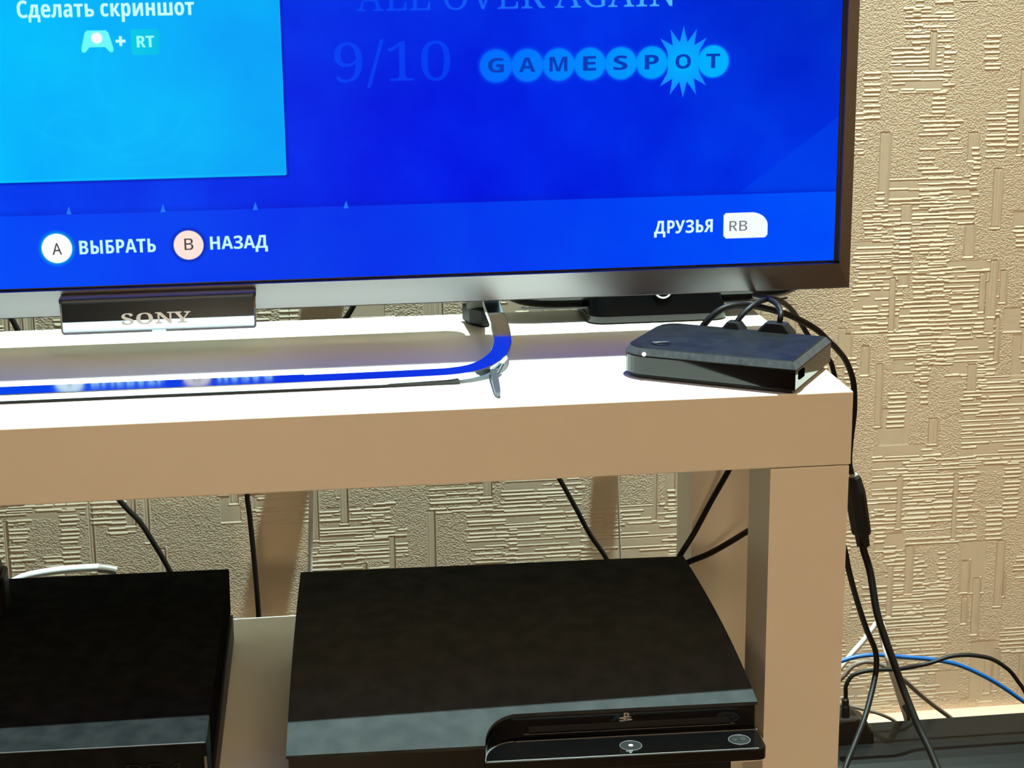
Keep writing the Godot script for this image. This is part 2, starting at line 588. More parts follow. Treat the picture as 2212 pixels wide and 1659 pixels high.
func _ready() -> void:
	rng.seed = 11
	for f in [[sans, "Droid Sans", 400], [sans_bold, "Droid Sans", 700], [serif, "Droid Serif", 400], [serif_bold, "Droid Serif", 700]]:
		f[0].font_names = PackedStringArray([f[1]])
		f[0].font_weight = f[2]
	# ---------------- camera
	var cam := Camera3D.new()
	cam.name = "camera"
	cam.position = Vector3(-0.3498, 0.7436, 1.0617)
	cam.basis = Basis(Vector3.UP, -0.1298) * Basis(Vector3.RIGHT, -0.2556) * Basis(Vector3.BACK, -0.0097)
	cam.fov = rad_to_deg(2.0 * atan(1659.0 / 2.0 / 4000.0))
	cam.near = 0.02
	cam.far = 30.0
	add_child(cam)
	cam.current = true
	# ---------------- air and exposure
	var env := Environment.new()
	env.background_mode = Environment.BG_COLOR
	env.background_color = Color(0.02, 0.02, 0.02)
	env.tonemap_mode = Environment.TONE_MAPPER_LINEAR
	env.tonemap_exposure = 1.0
	env.sdfgi_enabled = true
	env.ssao_enabled = true
	env.ssil_enabled = true
	var we := WorldEnvironment.new()
	we.name = "world_environment"
	we.environment = env
	add_child(we)
	# ---------------- lamps: a cool two-bulb lamp high over the bench, a warm shaded lamp in the room
	var cool := Color(0.88, 1.0, 0.97)
	var lamp := thing("wall_lamp", "cool white downward wall lamp high above the television", "lamp", Vector3(0.08, 2.20, -0.40))
	var g := Geo.new()
	g.box(Vector3(0, 0.02, 0.012), Vector3(0.10, 0.10, 0.024), 0.006)
	part("wall_plate", g, mat(Color(0.8, 0.8, 0.8), 0.5), lamp)
	g = Geo.new()
	g.tube([Vector3(0, 0.03, 0.02), Vector3(0, 0.055, 0.09), Vector3(0, 0.035, 0.125)], 0.006)
	part("lamp_arm", g, mat(Color(0.75, 0.75, 0.75), 0.4, 0.6), lamp)
	g = Geo.new()
	g.lathe(Vector3(0, 0.035, 0.125), Vector3.DOWN, [Vector2(0.012, 0), Vector2(0.022, 0.006), Vector2(0.030, 0.026), Vector2(0.028, 0.026), Vector2(0.020, 0.010), Vector2(0.008, 0.009)])
	part("lamp_cup", g, mat(Color(0.8, 0.8, 0.8), 0.4), lamp)
	var sm := SphereMesh.new()
	sm.radius = 0.012
	sm.height = 0.024
	var bulb := part("bulb", sm, glow(cool, 4.0), lamp)
	bulb.position = Vector3(0, 0.008, 0.125)
	var l := SpotLight3D.new()
	l.name = "wall_lamp_light"
	l.light_color = cool
	l.light_energy = 14.0
	l.light_size = 0.010
	l.spot_range = 8.0
	l.spot_attenuation = 2.0
	l.spot_angle = 30.0
	l.spot_angle_attenuation = 0.7
	l.shadow_enabled = true
	l.position = lamp.position + Vector3(0, -0.008, 0.125)
	l.basis = Basis(Vector3.BACK, -0.23) * Basis(Vector3.RIGHT, -PI / 2)
	add_child(l)
	# uplight that fills the room from its ceiling
	var soft := Color(1.0, 0.90, 0.76)
	var up := thing("torchiere", "slim uplight floor lamp in the corner of the room", "lamp", Vector3(0.7, 0, 2.4))
	g = Geo.new()
	g.lathe(Vector3.ZERO, Vector3.UP, [Vector2(0.13, 0), Vector2(0.13, 0.02), Vector2(0.012, 0.03), Vector2(0.012, 1.66), Vector2(0.11, 1.76), Vector2(0.105, 1.76), Vector2(0.02, 1.68)])
	part("pole_and_bowl", g, mat(Color(0.3, 0.3, 0.3), 0.4, 0.6), up)
	sm = SphereMesh.new()
	sm.radius = 0.03
	sm.height = 0.06
	bulb = part("bulb", sm, glow(soft, 4.0), up)
	bulb.position = Vector3(0, 1.74, 0)
	l = SpotLight3D.new()
	l.name = "torchiere_light"
	l.light_color = soft
	l.light_energy = 5.0
	l.light_size = 0.04
	l.spot_range = 6.0
	l.spot_attenuation = 2.0
	l.spot_angle = 70.0
	l.spot_angle_attenuation = 0.6
	l.shadow_enabled = true
	l.position = up.position + Vector3(0, 1.78, 0)
	l.rotation.x = PI / 2
	add_child(l)
	# warm lamp low on the floor
	var warm := Color(1.0, 0.87, 0.70)
	var fl := thing("floor_globe", "warm glowing globe lamp on a short stand opposite the bench", "lamp", Vector3(-0.45, 0, 1.95))
	g = Geo.new()
	g.lathe(Vector3.ZERO, Vector3.UP, [Vector2(0.08, 0), Vector2(0.08, 0.02), Vector2(0.012, 0.03), Vector2(0.012, 0.24)])
	part("base", g, mat(Color(0.2, 0.2, 0.2), 0.4), fl)
	sm = SphereMesh.new()
	sm.radius = 0.13
	sm.height = 0.26
	bulb = part("globe", sm, glow(warm, 1.5), fl)
	bulb.position = Vector3(0, 0.335, 0)
	var wl := OmniLight3D.new()
	wl.name = "floor_globe_light"
	wl.light_color = warm
	wl.light_energy = 0.55
	wl.light_size = 0.12
	wl.omni_range = 10.0
	wl.omni_attenuation = 2.0
	wl.shadow_enabled = true
	wl.position = fl.position + bulb.position
	add_child(wl)
	# ---------------- materials
	var paper := mat(Color(0.89, 0.83, 0.74), 0.75, 0.0, 0.35)
	paper.heightmap_enabled = true
	paper.heightmap_texture = wallpaper_relief()
	paper.heightmap_scale = 0.115
	paper.uv1_triplanar = true
	paper.uv1_world_triplanar = true
	paper.uv1_scale = Vector3.ONE / 0.8
	paper.uv1_offset = Vector3(0.31, 0.17, 0.0)
	M.white = mat(Color(0.91, 0.89, 0.85), 0.38, 0.0, 0.5)
	M.plaster = mat(Color(0.86, 0.80, 0.70), 0.9)
	M.black = mat(Color(0.075, 0.075, 0.08), 0.45, 0.0, 0.35)
	M.cable = mat(Color(0.075, 0.068, 0.065), 0.5, 0.0, 0.35)
	M.gloss = mat(Color(0.05, 0.05, 0.055), 0.08)
	M.brushed = mat(Color(0.57, 0.565, 0.575), 0.30, 1.0)
	M.chrome = mat(Color(0.80, 0.84, 0.88), 0.06, 1.0)
	M.stand = mat(Color(0.80, 0.90, 0.95), 0.10, 1.0)
	M.stand.roughness_texture = noise_tex(0.02, Color(0.5, 0.5, 0.5), Color(3.0, 3.0, 3.0), 512, 61)
	M.stand.uv1_triplanar = true
	M.stand.uv1_scale = Vector3.ONE * 12.0
	# ---------------- room
	g = Geo.new()
	g.box(Vector3(-0.5, 1.3, -0.45), Vector3(4.4, 2.6, 0.10))
	struct("wall_back", g, paper, "beige wall covered in relief wallpaper of stacked strokes and channels", "wall")
	g = Geo.new()
	g.box(Vector3(-0.5, -0.05, 1.40), Vector3(4.4, 0.1, 4.0))
	var wood := mat(Color.WHITE, 0.45)
	wood.albedo_texture = noise_tex(0.01, Color(0.26, 0.18, 0.12), Color(0.36, 0.26, 0.17), 512, 9)
	wood.uv1_triplanar = true
	wood.uv1_world_triplanar = true
	wood.uv1_scale = Vector3(0.6, 1, 4)
	struct("floor", g, wood, "warm brown wooden floor under the bench", "floor")
	g = Geo.new()
	g.box(Vector3(-0.5, 2.65, 1.40), Vector3(4.4, 0.1, 4.0))
	struct("ceiling", g, mat(Color(0.88, 0.86, 0.82), 0.9), "plain white ceiling", "ceiling")
	for q in [["wall_left", Vector3(-2.75, 1.3, 1.40), Vector3(0.1, 2.6, 4.0)], ["wall_right", Vector3(1.75, 1.3, 1.40), Vector3(0.1, 2.6, 4.0)], ["wall_front", Vector3(-0.5, 1.3, 3.35), Vector3(4.4, 2.6, 0.1)]]:
		g = Geo.new()
		g.box(q[1], q[2])
		struct(q[0], g, M.plaster, "plain beige wall on the %s of the room" % q[0].substr(5), "wall")
	g = Geo.new()
	g.extrude_x(PackedVector2Array([Vector2(-0.40, 0), Vector2(-0.384, 0), Vector2(-0.384, 0.034), Vector2(-0.386, 0.040), Vector2(-0.389, 0.0415), Vector2(-0.40, 0.0415)]), -2.65, 1.65)
	struct("baseboard_back", g, mat(Color(0.78, 0.62, 0.53), 0.4), "pale pinkish baseboard along the foot of the papered wall", "baseboard")
	var sofa := thing("sofa", "dark blue fabric sofa against the wall opposite the television", "sofa", Vector3(-0.5, 0, 2.85))
	var cloth := mat(Color(0.10, 0.15, 0.19), 0.9)
	g = Geo.new()
	g.box(Vector3(0, 0.24, -0.05), Vector3(2.2, 0.36, 0.8), 0.05)
	part("seat", g, cloth, sofa)
	g = Geo.new()
	g.box(Vector3(0, 0.56, 0.30), Vector3(2.2, 0.72, 0.2), 0.06)
	part("backrest", g, cloth, sofa)
	for sx in [-1, 1]:
		g = Geo.new()
		g.box(Vector3(sx * 1.14, 0.34, 0), Vector3(0.18, 0.56, 0.85), 0.05)
		part("armrest", g, cloth, sofa)
		for sz in [-1, 1]:
			g = Geo.new()
			g.box(Vector3(sx * 1.0, 0.04, sz * 0.3), Vector3(0.05, 0.08, 0.05), 0.004)
			part("leg", g, M.black, sofa)
	for q in [[-0.267, 0.029, 0.024, "white wall socket with a dark plug behind the middle of the television"], [-0.050, 0.0262, 0.017, "white wall socket with a dark plug behind the television, above the motion sensor"]]:
		var so := thing("wall_socket", q[3], "socket", Vector3(q[0], 0.63, -0.3995))
		g = Geo.new()
		g.box(Vector3(0, 0, 0.004), Vector3(0.080, 0.080, 0.008), 0.002)
		part("plate", g, mat(Color(0.85, 0.84, 0.80), 0.4), so)
		g = Geo.new()
		g.box(Vector3(0, 0, 0.006 + q[1] / 2 - 0.003), Vector3(q[2], 0.030, q[1] - 0.006), 0.001)
		part("plug", g, M.black, so)
	bench()
	television()
	streaming_box()
	motion_sensor()
	console_arched()
	console_flat()
	cables()
	floor_things()

func bench() -> void:
	var t := thing("tv_bench", "white laminate television bench with square legs and a lower shelf", "bench", Vector3(-0.45, 0, -0.13))
	var g := Geo.new()
	g.box(Vector3(0, 0.4265, 0), Vector3(0.9, 0.047, 0.26), 0.0007)
	part("tabletop", g, M.white, t)
	for sx in [-1, 1]:
		for sz in [-1, 1]:
			g = Geo.new()
			g.box(Vector3(sx * 0.4243, 0.2012, sz * 0.1045), Vector3(0.05, 0.4024, 0.05), 0.0006)
			part("leg", g, M.white, t)
	g = Geo.new()
	g.box(Vector3(0, 0.214, 0), Vector3(0.7982, 0.016, 0.26), 0.0006)
	part("lower_shelf", g, M.white, t)

func bezel_piece(a: Vector2, b: Vector2, na: Vector2, nb: Vector2) -> Geo:
	# one mitred length of frame from a to b (outer line), inner line at a+na, b+nb; the face leans outwards
	var g := Geo.new()
	var rs := []
	for q in [[a, na], [b, nb]]:
		var o: Vector2 = q[0]
		var i: Vector2 = q[0] + q[1]
		var m: Vector2 = q[0] + q[1] * 0.04
		rs.append(PackedVector3Array([Vector3(o.x, o.y, -0.183), Vector3(o.x, o.y, -0.1685), Vector3(m.x, m.y, -0.1678), Vector3(i.x, i.y, -0.1661), Vector3(i.x, i.y, -0.173), Vector3(i.x, i.y, -0.183)]))
	g.rings(rs)
	return g

func television() -> void:
	var cx := -0.4268
	var t := thing("television", "large flat television with a thin silver frame showing a blue menu", "television")
	var x0 := -0.9033
	var x1 := 0.0497
	var y0 := 0.4787
	var y1 := 1.0460
	var ix0 := x0 + 0.0085
	var ix1 := x1 - 0.0085
	var iy0 := y0 + 0.0180
	var iy1 := y1 - 0.0095
	var o := [Vector2(x0, y0), Vector2(x1, y0), Vector2(x1, y1), Vector2(x0, y1)]
	var i := [Vector2(ix0, iy0), Vector2(ix1, iy0), Vector2(ix1, iy1), Vector2(ix0, iy1)]
	for k in 4:
		part("frame_strip", bezel_piece(o[k], o[(k + 1) % 4], i[k] - o[k], i[(k + 1) % 4] - o[(k + 1) % 4]), M.brushed, t)
	var g := Geo.new()
	g.box(Vector3((ix0 + ix1) / 2, (iy0 + iy1) / 2, -0.1785), Vector3(ix1 - ix0 + 0.002, iy1 - iy0 + 0.002, 0.011))
	part("black_border", g, mat(Color(0.01, 0.01, 0.015), 0.25), t)
	# the lit picture
	var pic := screen_picture()
	var sx0 := ix0 + 0.002
	var sx1 := ix1 - 0.0022
	var sy0 := iy0 + 0.0012
	var sy1 := iy1 - 0.002
	var z := -0.1725
	var am := ArrayMesh.new()
	var add := func(ax: float, ay: float, bx: float, by: float):
		var st := SurfaceTool.new()
		st.begin(Mesh.PRIMITIVE_TRIANGLES)
		for q in [[ax, ay], [ax, by], [bx, by], [ax, ay], [bx, by], [bx, ay]]:
			st.set_normal(Vector3.BACK)
			st.set_uv(Vector2((q[0] - SX0) * SPM / SW, (SY1 - q[1]) * SPM / SH))
			st.add_vertex(Vector3(q[0], q[1], z))
		st.commit(am)
	var pb := Vector2(-0.3382, 0.5682)
	add.call(SX0, sy0, sx1, SY1)
	add.call(sx0, sy0, SX0, pb.y)
	add.call(sx0, pb.y, SX0, SY1)
	add.call(sx0, SY1, pb.x, sy1 - 0.12)
	add.call(pb.x, SY1, sx1, sy1)
	add.call(sx0, sy1 - 0.12, pb.x, sy1)
	var lit := StandardMaterial3D.new()
	lit.albedo_color = Color(0, 0, 0)
	lit.roughness = 0.3
	lit.metallic_specular = 0.12
	lit.emission_enabled = true
	lit.emission_texture = pic
	lit.emission = Color.BLACK
	lit.texture_repeat = false
	var blue := glow(Color(0.0, 0.22, 0.92))
	var cyan := glow(Color(0.0, 0.68, 0.98))
	am.surface_set_material(0, lit)
	for k in 5:
		am.surface_set_material(k + 1, [blue, cyan, cyan, blue, blue][k])
	var s := MeshInstance3D.new()
	s.name = "screen"
	s.mesh = am
	t.add_child(s, true)
	s.set_meta("label", "lit screen with a bright blue menu and cyan panel")
	var l := OmniLight3D.new()
	l.name = "screen_light"
	l.light_color = Color(0.1, 0.35, 1.0)
	l.light_energy = 0.02
	l.light_size = 0.1
	l.shadow_enabled = true
	l.position = Vector3(cx, 0.84, 0.02)
	add_child(l)
	# back: thin panel and a deeper housing that ends short of the right edge
	g = Geo.new()
	g.box(Vector3((x0 + x1) / 2, (y0 + y1) / 2, -0.1845), Vector3(x1 - x0 - 0.004, y1 - y0 - 0.004, 0.005), 0.001)
	part("back_panel", g, M.black, t)
	g = Geo.new()
	g.slab(G2.rect(cx, -0.1895, 0.47, 0.006, 0.002, 3), y0 + 0.003, 0.60, 0.001)
	g.slab(G2.rect(cx, -0.2000, 0.47, 0.027, 0.012, 3), 0.60, 0.90, 0.004)
	part("rear_housing", g, M.black, t)
	# badge under the middle of the frame
	g = Geo.new()
	var bx := -0.4258
	g.extrude_x(PackedVector2Array([Vector2(-0.172, 0.4925), Vector2(-0.1520, 0.4925), Vector2(-0.1510, 0.4915), Vector2(-0.1494, 0.4788), Vector2(-0.1495, 0.4772), Vector2(-0.1498, 0.4750), Vector2(-0.1503, 0.4718), Vector2(-0.1522, 0.4698), Vector2(-0.172, 0.4698)]), bx - 0.0635, bx + 0.0635, 0.0014)
	var badge := part("badge", g, M.chrome, t, "mirror chrome badge block with raised pale lettering")
	g = Geo.new()
	g.slab(G2.rect(bx, -0.1605, 0.1282, 0.0200, 0.003, 3), 0.4905, 0.4940, 0.0010)
	part("badge_cap", g, mat(Color(0.16, 0.16, 0.165), 0.3, 0.4), badge)
	text("lettering", "SONY", serif_bold, Vector3(-0.4276, 0.4796, -0.1496), 0.0452, 0.0078, 0.0008, mat(Color(0.72, 0.71, 0.70), 0.35, 0.3), badge)
	g = Geo.new()
	g.box(Vector3(-0.4262, 0.4704, -0.1522), Vector3(0.009, 0.0018, 0.003), 0.0004)
	part("indicator_light", g, glow(Color(0.85, 1.0, 1.0), 1.4), badge)
	# loop stand: a flat mirror strip in one gently tilted plane, across the front and back under the frame at each end
	var path := [Vector3(-0.655, 0.4570, -0.0617), Vector3(-0.52, 0.4570, -0.0625), Vector3(-0.35, 0.4570, -0.0611), Vector3(-0.262, 0.4570, -0.0626), Vector3(-0.2370, 0.4573, -0.0645), Vector3(-0.2215, 0.4585, -0.0715), Vector3(-0.2098, 0.4610, -0.0865), Vector3(-0.2040, 0.4640, -0.1030), Vector3(-0.2018, 0.4668, -0.1200), Vector3(-0.2008, 0.4700, -0.1420), Vector3(-0.2016, 0.4757, -0.1750), Vector3(-0.2018, 0.4800, -0.1800)]
	var mirrored := []
	for k in range(path.size() - 1, 0, -1):
		var q: Vector3 = path[k]
		mirrored.append(Vector3(2.0 * cx - q.x, q.y, q.z))
	var pts := G2.smooth(mirrored + path.slice(1), 8)
	var rs := []
	var tilt := Vector3(0, 0.9866, 0.163)
	for k in pts.size():
		var d := (pts[mini(k + 1, pts.size() - 1)] - pts[maxi(k - 1, 0)]).normalized()
		var across := tilt.cross(d).normalized()
		var c: Vector3 = pts[k]
		var wd := 0.0058
		rs.append(PackedVector3Array([c + across * (wd - 0.0004), c - across * (wd - 0.0004), c - across * wd - tilt * 0.0005, c - across * wd - tilt * 0.0042, c + across * wd - tilt * 0.0042, c + across * wd - tilt * 0.0005]))
	g = Geo.new()
	g.rings(rs, 1, true)
	g.g.fill(-1)
	var stand := part("stand_bar", g, M.stand, t, "mirror bright loop stand reflecting the blue screen")
	g = Geo.new()
	g.box(Vector3(cx, 0.4512, -0.0622), Vector3(0.38, 0.0023, 0.0105))
	part("rubber_strip", g, mat(Color(0.2, 0.2, 0.2), 0.8), stand)
	# little prong under the corner
	g = Geo.new()
	rs = []
	for q in [[-0.2142, -0.0690, 0.0020, 0.4560], [-0.2152, -0.0480, 0.0021, 0.4545], [-0.2164, -0.0300, 0.0019, 0.4532], [-0.2168, -0.0240, 0.0014, 0.4525], [-0.2166, -0.0195, 0.0008, 0.4512]]:
		rs.append(PackedVector3Array([Vector3(q[0] - q[2], q[3], q[1]), Vector3(q[0] + q[2], q[3], q[1]), Vector3(q[0] + q[2], 0.4502, q[1]), Vector3(q[0] - q[2], 0.4502, q[1])]))
	g.rings(rs)
	part("stand_prong", g, mat(Color(0.19, 0.19, 0.185), 0.45, 0.0), t, "grey tapered prong under the stand corner")
	g = Geo.new()
	g.tube([Vector3(-0.2165, 0.4512, -0.0690), Vector3(-0.2120, 0.4520, -0.0700), Vector3(-0.2070, 0.4560, -0.0790)], 0.0014, 8)
	part("stand_clip", g, mat(Color(0.19, 0.19, 0.185), 0.45, 0.0), t)
	# dark rear foot behind the arm
	g = Geo.new()
	g.slab(PackedVector2Array([Vector2(-0.2160, -0.236), Vector2(-0.1995, -0.236), Vector2(-0.1985, -0.214), Vector2(-0.2050, -0.212), Vector2(-0.2125, -0.222)]), 0.4502, 0.4640, 0.002)
	var foot := part("rear_foot", g, mat(Color(0.035, 0.032, 0.03), 0.5, 0.0, 0.3), t, "dark plastic rear foot of the stand")
	g = Geo.new()
	g.rings([
		PackedVector3Array([Vector3(-0.2140, 0.462, -0.234), Vector3(-0.2000, 0.462, -0.234), Vector3(-0.2000, 0.462, -0.216), Vector3(-0.2140, 0.462, -0.222)]),
		PackedVector3Array([Vector3(-0.2080, 0.492, -0.190), Vector3(-0.2000, 0.492, -0.190), Vector3(-0.2000, 0.492, -0.176), Vector3(-0.2080, 0.492, -0.176)])])
	part("foot_strut", g, mat(Color(0.42, 0.41, 0.39), 0.35, 0.7), foot)

func streaming_box() -> void:
	var L := 0.1165
	var D := 0.0800
	var t := thing("streaming_box", "small black wedge-shaped streaming box with a round emblem on the bench corner", "media box", Vector3(-0.0376, 0.45, 0.0028), deg_to_rad(-32.3))
	# plan: square corner at the front right, large rounded corners on the left
	var plan := PackedVector2Array()
	plan.append(Vector2(0, 0))
	plan.append(Vector2(0, -D))
	for k in 7:
		var a := PI / 2 * k / 6.0
		plan.append(Vector2(-L + 0.016 - 0.016 * sin(a), -D + 0.016 - 0.016 * cos(a)))
	for k in 9:
		var a := PI / 2 * k / 8.0
		plan.append(Vector2(-L + 0.018 - 0.018 * cos(a), -0.018 + 0.018 * sin(a)))
	var g := Geo.new()
	g.slab(G2.inset(plan, 0.0025), 0.0, 0.0028, 0.0005)
	part("base_foot", g, mat(Color(0.03, 0.03, 0.03), 0.6), t)
	g = Geo.new()
	g.slab(plan, 0.0025, 0.0150, 0.0006)
	part("lower_body", g, M.gloss, t, "glossy black lower body")
	g = Geo.new()
	g.rings([G2.lift(plan, 0.0150), G2.lift(plan, 0.0156), G2.lift(G2.inset(plan, 0.0026), 0.0192), G2.lift(G2.inset(plan, 0.0040), 0.0200)])
	part("lid", g, dusty(Color(0.08, 0.085, 0.09), Color(0.12, 0.125, 0.13), 0.36, 9.0, 31, 0.16), t, "dusty satin black lid")
	g = Geo.new()
	g.rings([G2.lift(G2.inset(plan, -0.0001), 0.0153), G2.lift(G2.inset(plan, -0.0001), 0.0157), G2.lift(G2.inset(plan, 0.0025), 0.0193), G2.lift(G2.inset(plan, 0.0028), 0.0193)], -1, false)
	part("bevel_band", g, dusty(Color(0.20, 0.20, 0.21), Color(0.30, 0.31, 0.32), 0.3, 30.0, 32, 0.2), t, "paler dusty bevelled edge")
	# emblem: a sunken disc with a raised crank shape
	var e := part("emblem", (func():
		var q := Geo.new()
		q.lathe(Vector3(-0.0935, 0.0200, -0.0175), Vector3.UP, [Vector2(0.0062, -0.0005), Vector2(0.0062, 0.0003), Vector2(0.0056, 0.0003)], 28)
		return q).call(), mat(Color(0.03, 0.032, 0.036), 0.4, 0.0, 0.3), t, "round glossy emblem on the lid")
	g = Geo.new()
	g.tube([Vector3(-0.0985, 0.0204, -0.0150), Vector3(-0.0950, 0.0205, -0.0160), Vector3(-0.0912, 0.0205, -0.0190)], 0.0009, 8)
	g.lathe(Vector3(-0.0908, 0.0202, -0.0198), Vector3.UP, [Vector2(0.0022, 0), Vector2(0.0022, 0.0006)], 16)
	g.lathe(Vector3(-0.0962, 0.0202, -0.0142), Vector3.UP, [Vector2(0.0014, 0), Vector2(0.0014, 0.0006)], 14)
	part("emblem_mark", g, mat(Color(0.16, 0.18, 0.20), 0.4), e)
	var sm := SphereMesh.new()
	sm.radius = 0.0013
	sm.height = 0.0026
	var led := part("indicator_light", sm, glow(Color(1, 1, 1), 4.0), t, "tiny white indicator light")
	led.position = Vector3(-0.0985, 0.0163, -0.0002)
	g = Geo.new()
	g.box(Vector3(0.0002, 0.0105, -0.0127), Vector3(0.001, 0.0055, 0.0100), 0.0004)
	part("side_port", g, mat(Color(0.005, 0.005, 0.005), 0.9, 0.0, 0.0), t)

func motion_sensor() -> void:
	var t := thing("motion_sensor", "black motion sensor bar on a rounded base behind the television frame", "sensor", Vector3(-0.0770, 0.45, -0.242))
	var g := Geo.new()
	# base
	var rs := []
	for q in [[0.0, 0.049, 0.033], [0.001, 0.0510, 0.0350], [0.0055, 0.0512, 0.0352]]:
		rs.append(G2.lift(G2.rect(0, 0, q[1] * 2, q[2] * 2, 0.012, 6), q[0]))
	g.rings(rs)
	var base := part("base", g, mat(Color(0.10, 0.095, 0.095), 0.3), t)
	g = Geo.new()
	rs = []
	for q in [[0.0055, 0.0505, 0.0345], [0.012, 0.0495, 0.033], [0.018, 0.0465, 0.031], [0.025, 0.041, 0.029], [0.045, 0.036, 0.024]]:
		rs.append(G2.lift(G2.rect(0, 0, q[1] * 2, q[2] * 2, 0.012, 6), q[0]))
	g.rings(rs, 1)
	part("base_body", g, mat(Color(0.018, 0.02, 0.025), 0.35, 0.0, 0.3), t)
	g = Geo.new()
	var ring := []
	for k in 25:
		var a := TAU * k / 24.0
		ring.append(Vector3(0.0030 + 0.0062 * cos(a), 0.0236 + 0.0062 * sin(a), 0.0306 - 0.0016 * sin(a)))
	g.tube(ring, 0.0007, 6)
	part("ring_mark", g, mat(Color(0.85, 0.85, 0.85), 0.4), t, "pale ring on the base front")
	# the long bar: rounded lens section, tapered under its ends
	g = Geo.new()
	rs = []
	for k in 33:
		var u := -1.0 + 2.0 * k / 32.0
		var x := u * 0.114
		var e := pow(absf(u), 9.0)
		var lo := 0.0070 + 0.011 * e
		var hi := 0.062 - 0.012 * e
		var dz := 0.0255 * (1.0 - 0.35 * e)
		var r := PackedVector3Array()
		for j in 16:
			var a := TAU * j / 16.0
			var cy := (lo + hi) / 2
			var ca := cos(a)
			var sa := sin(a)
			r.append(Vector3(x + 0.002, cy + (hi - lo) / 2 * signf(sa) * pow(absf(sa), 0.55), -0.003 + dz * signf(ca) * pow(absf(ca), 0.7)))
		rs.append(r)
	g.rings(rs, 1)
	part("sensor_bar", g, mat(Color(0.02, 0.022, 0.026), 0.16), t, "glossy black sensor bar")
	g = Geo.new()
	g.tube([Vector3(-0.098, 0.0110, 0.0185), Vector3(-0.08, 0.0100, 0.0195), Vector3(0.0, 0.0095, 0.0200), Vector3(0.08, 0.0100, 0.0195), Vector3(0.098, 0.0110, 0.0185)], 0.0008, 6)
	part("bar_seam", g, mat(Color(0.32, 0.32, 0.33), 0.3), t)

# solid over a plan whose back edge is z=0 and whose front edge follows front(x)
func column_solid(xs: Array, cut: float, front: Callable, top: Callable, bottom: Callable, steps: int) -> Geo:
	var g := Geo.new()
	g.begin()
	var more := 6
	var up := []
	var dn := []
	for x: float in xs:
		var a := []
		var b := []
		for k in steps + more + 1:
			var z: float = cut * pow(float(k) / steps, 0.85) if k <= steps else lerpf(cut, front.call(x), float(k - steps) / more)
			var wide := x * (1.0 + 0.19 * z)
			a.append(Vector3(wide, top.call(z), z))
			b.append(Vector3(wide, bottom.call(z), z))
		up.append(a)
		dn.append(b)
	var n := xs.size() - 1
	var last := steps + more
	for i in n:
		for k in last:
			if k >= steps and maxf(front.call(xs[i]), front.call(xs[i + 1])) < cut + 1e-6:
				continue
			g.quad(up[i][k], up[i + 1][k], up[i + 1][k + 1], up[i][k + 1], 1)
			g.quad(dn[i][k], dn[i][k + 1], dn[i + 1][k + 1], dn[i + 1][k], 2)
		g.quad(up[i][last], up[i + 1][last], dn[i + 1][last], dn[i][last], 3)
		g.quad(up[i + 1][0], up[i][0], dn[i][0], dn[i + 1][0])
	for k in last:
		g.quad(up[0][k], up[0][k + 1], dn[0][k + 1], dn[0][k])
		if k < steps:
			g.quad(up[n][k + 1], up[n][k], dn[n][k], dn[n][k + 1])
	g.close()
	return g

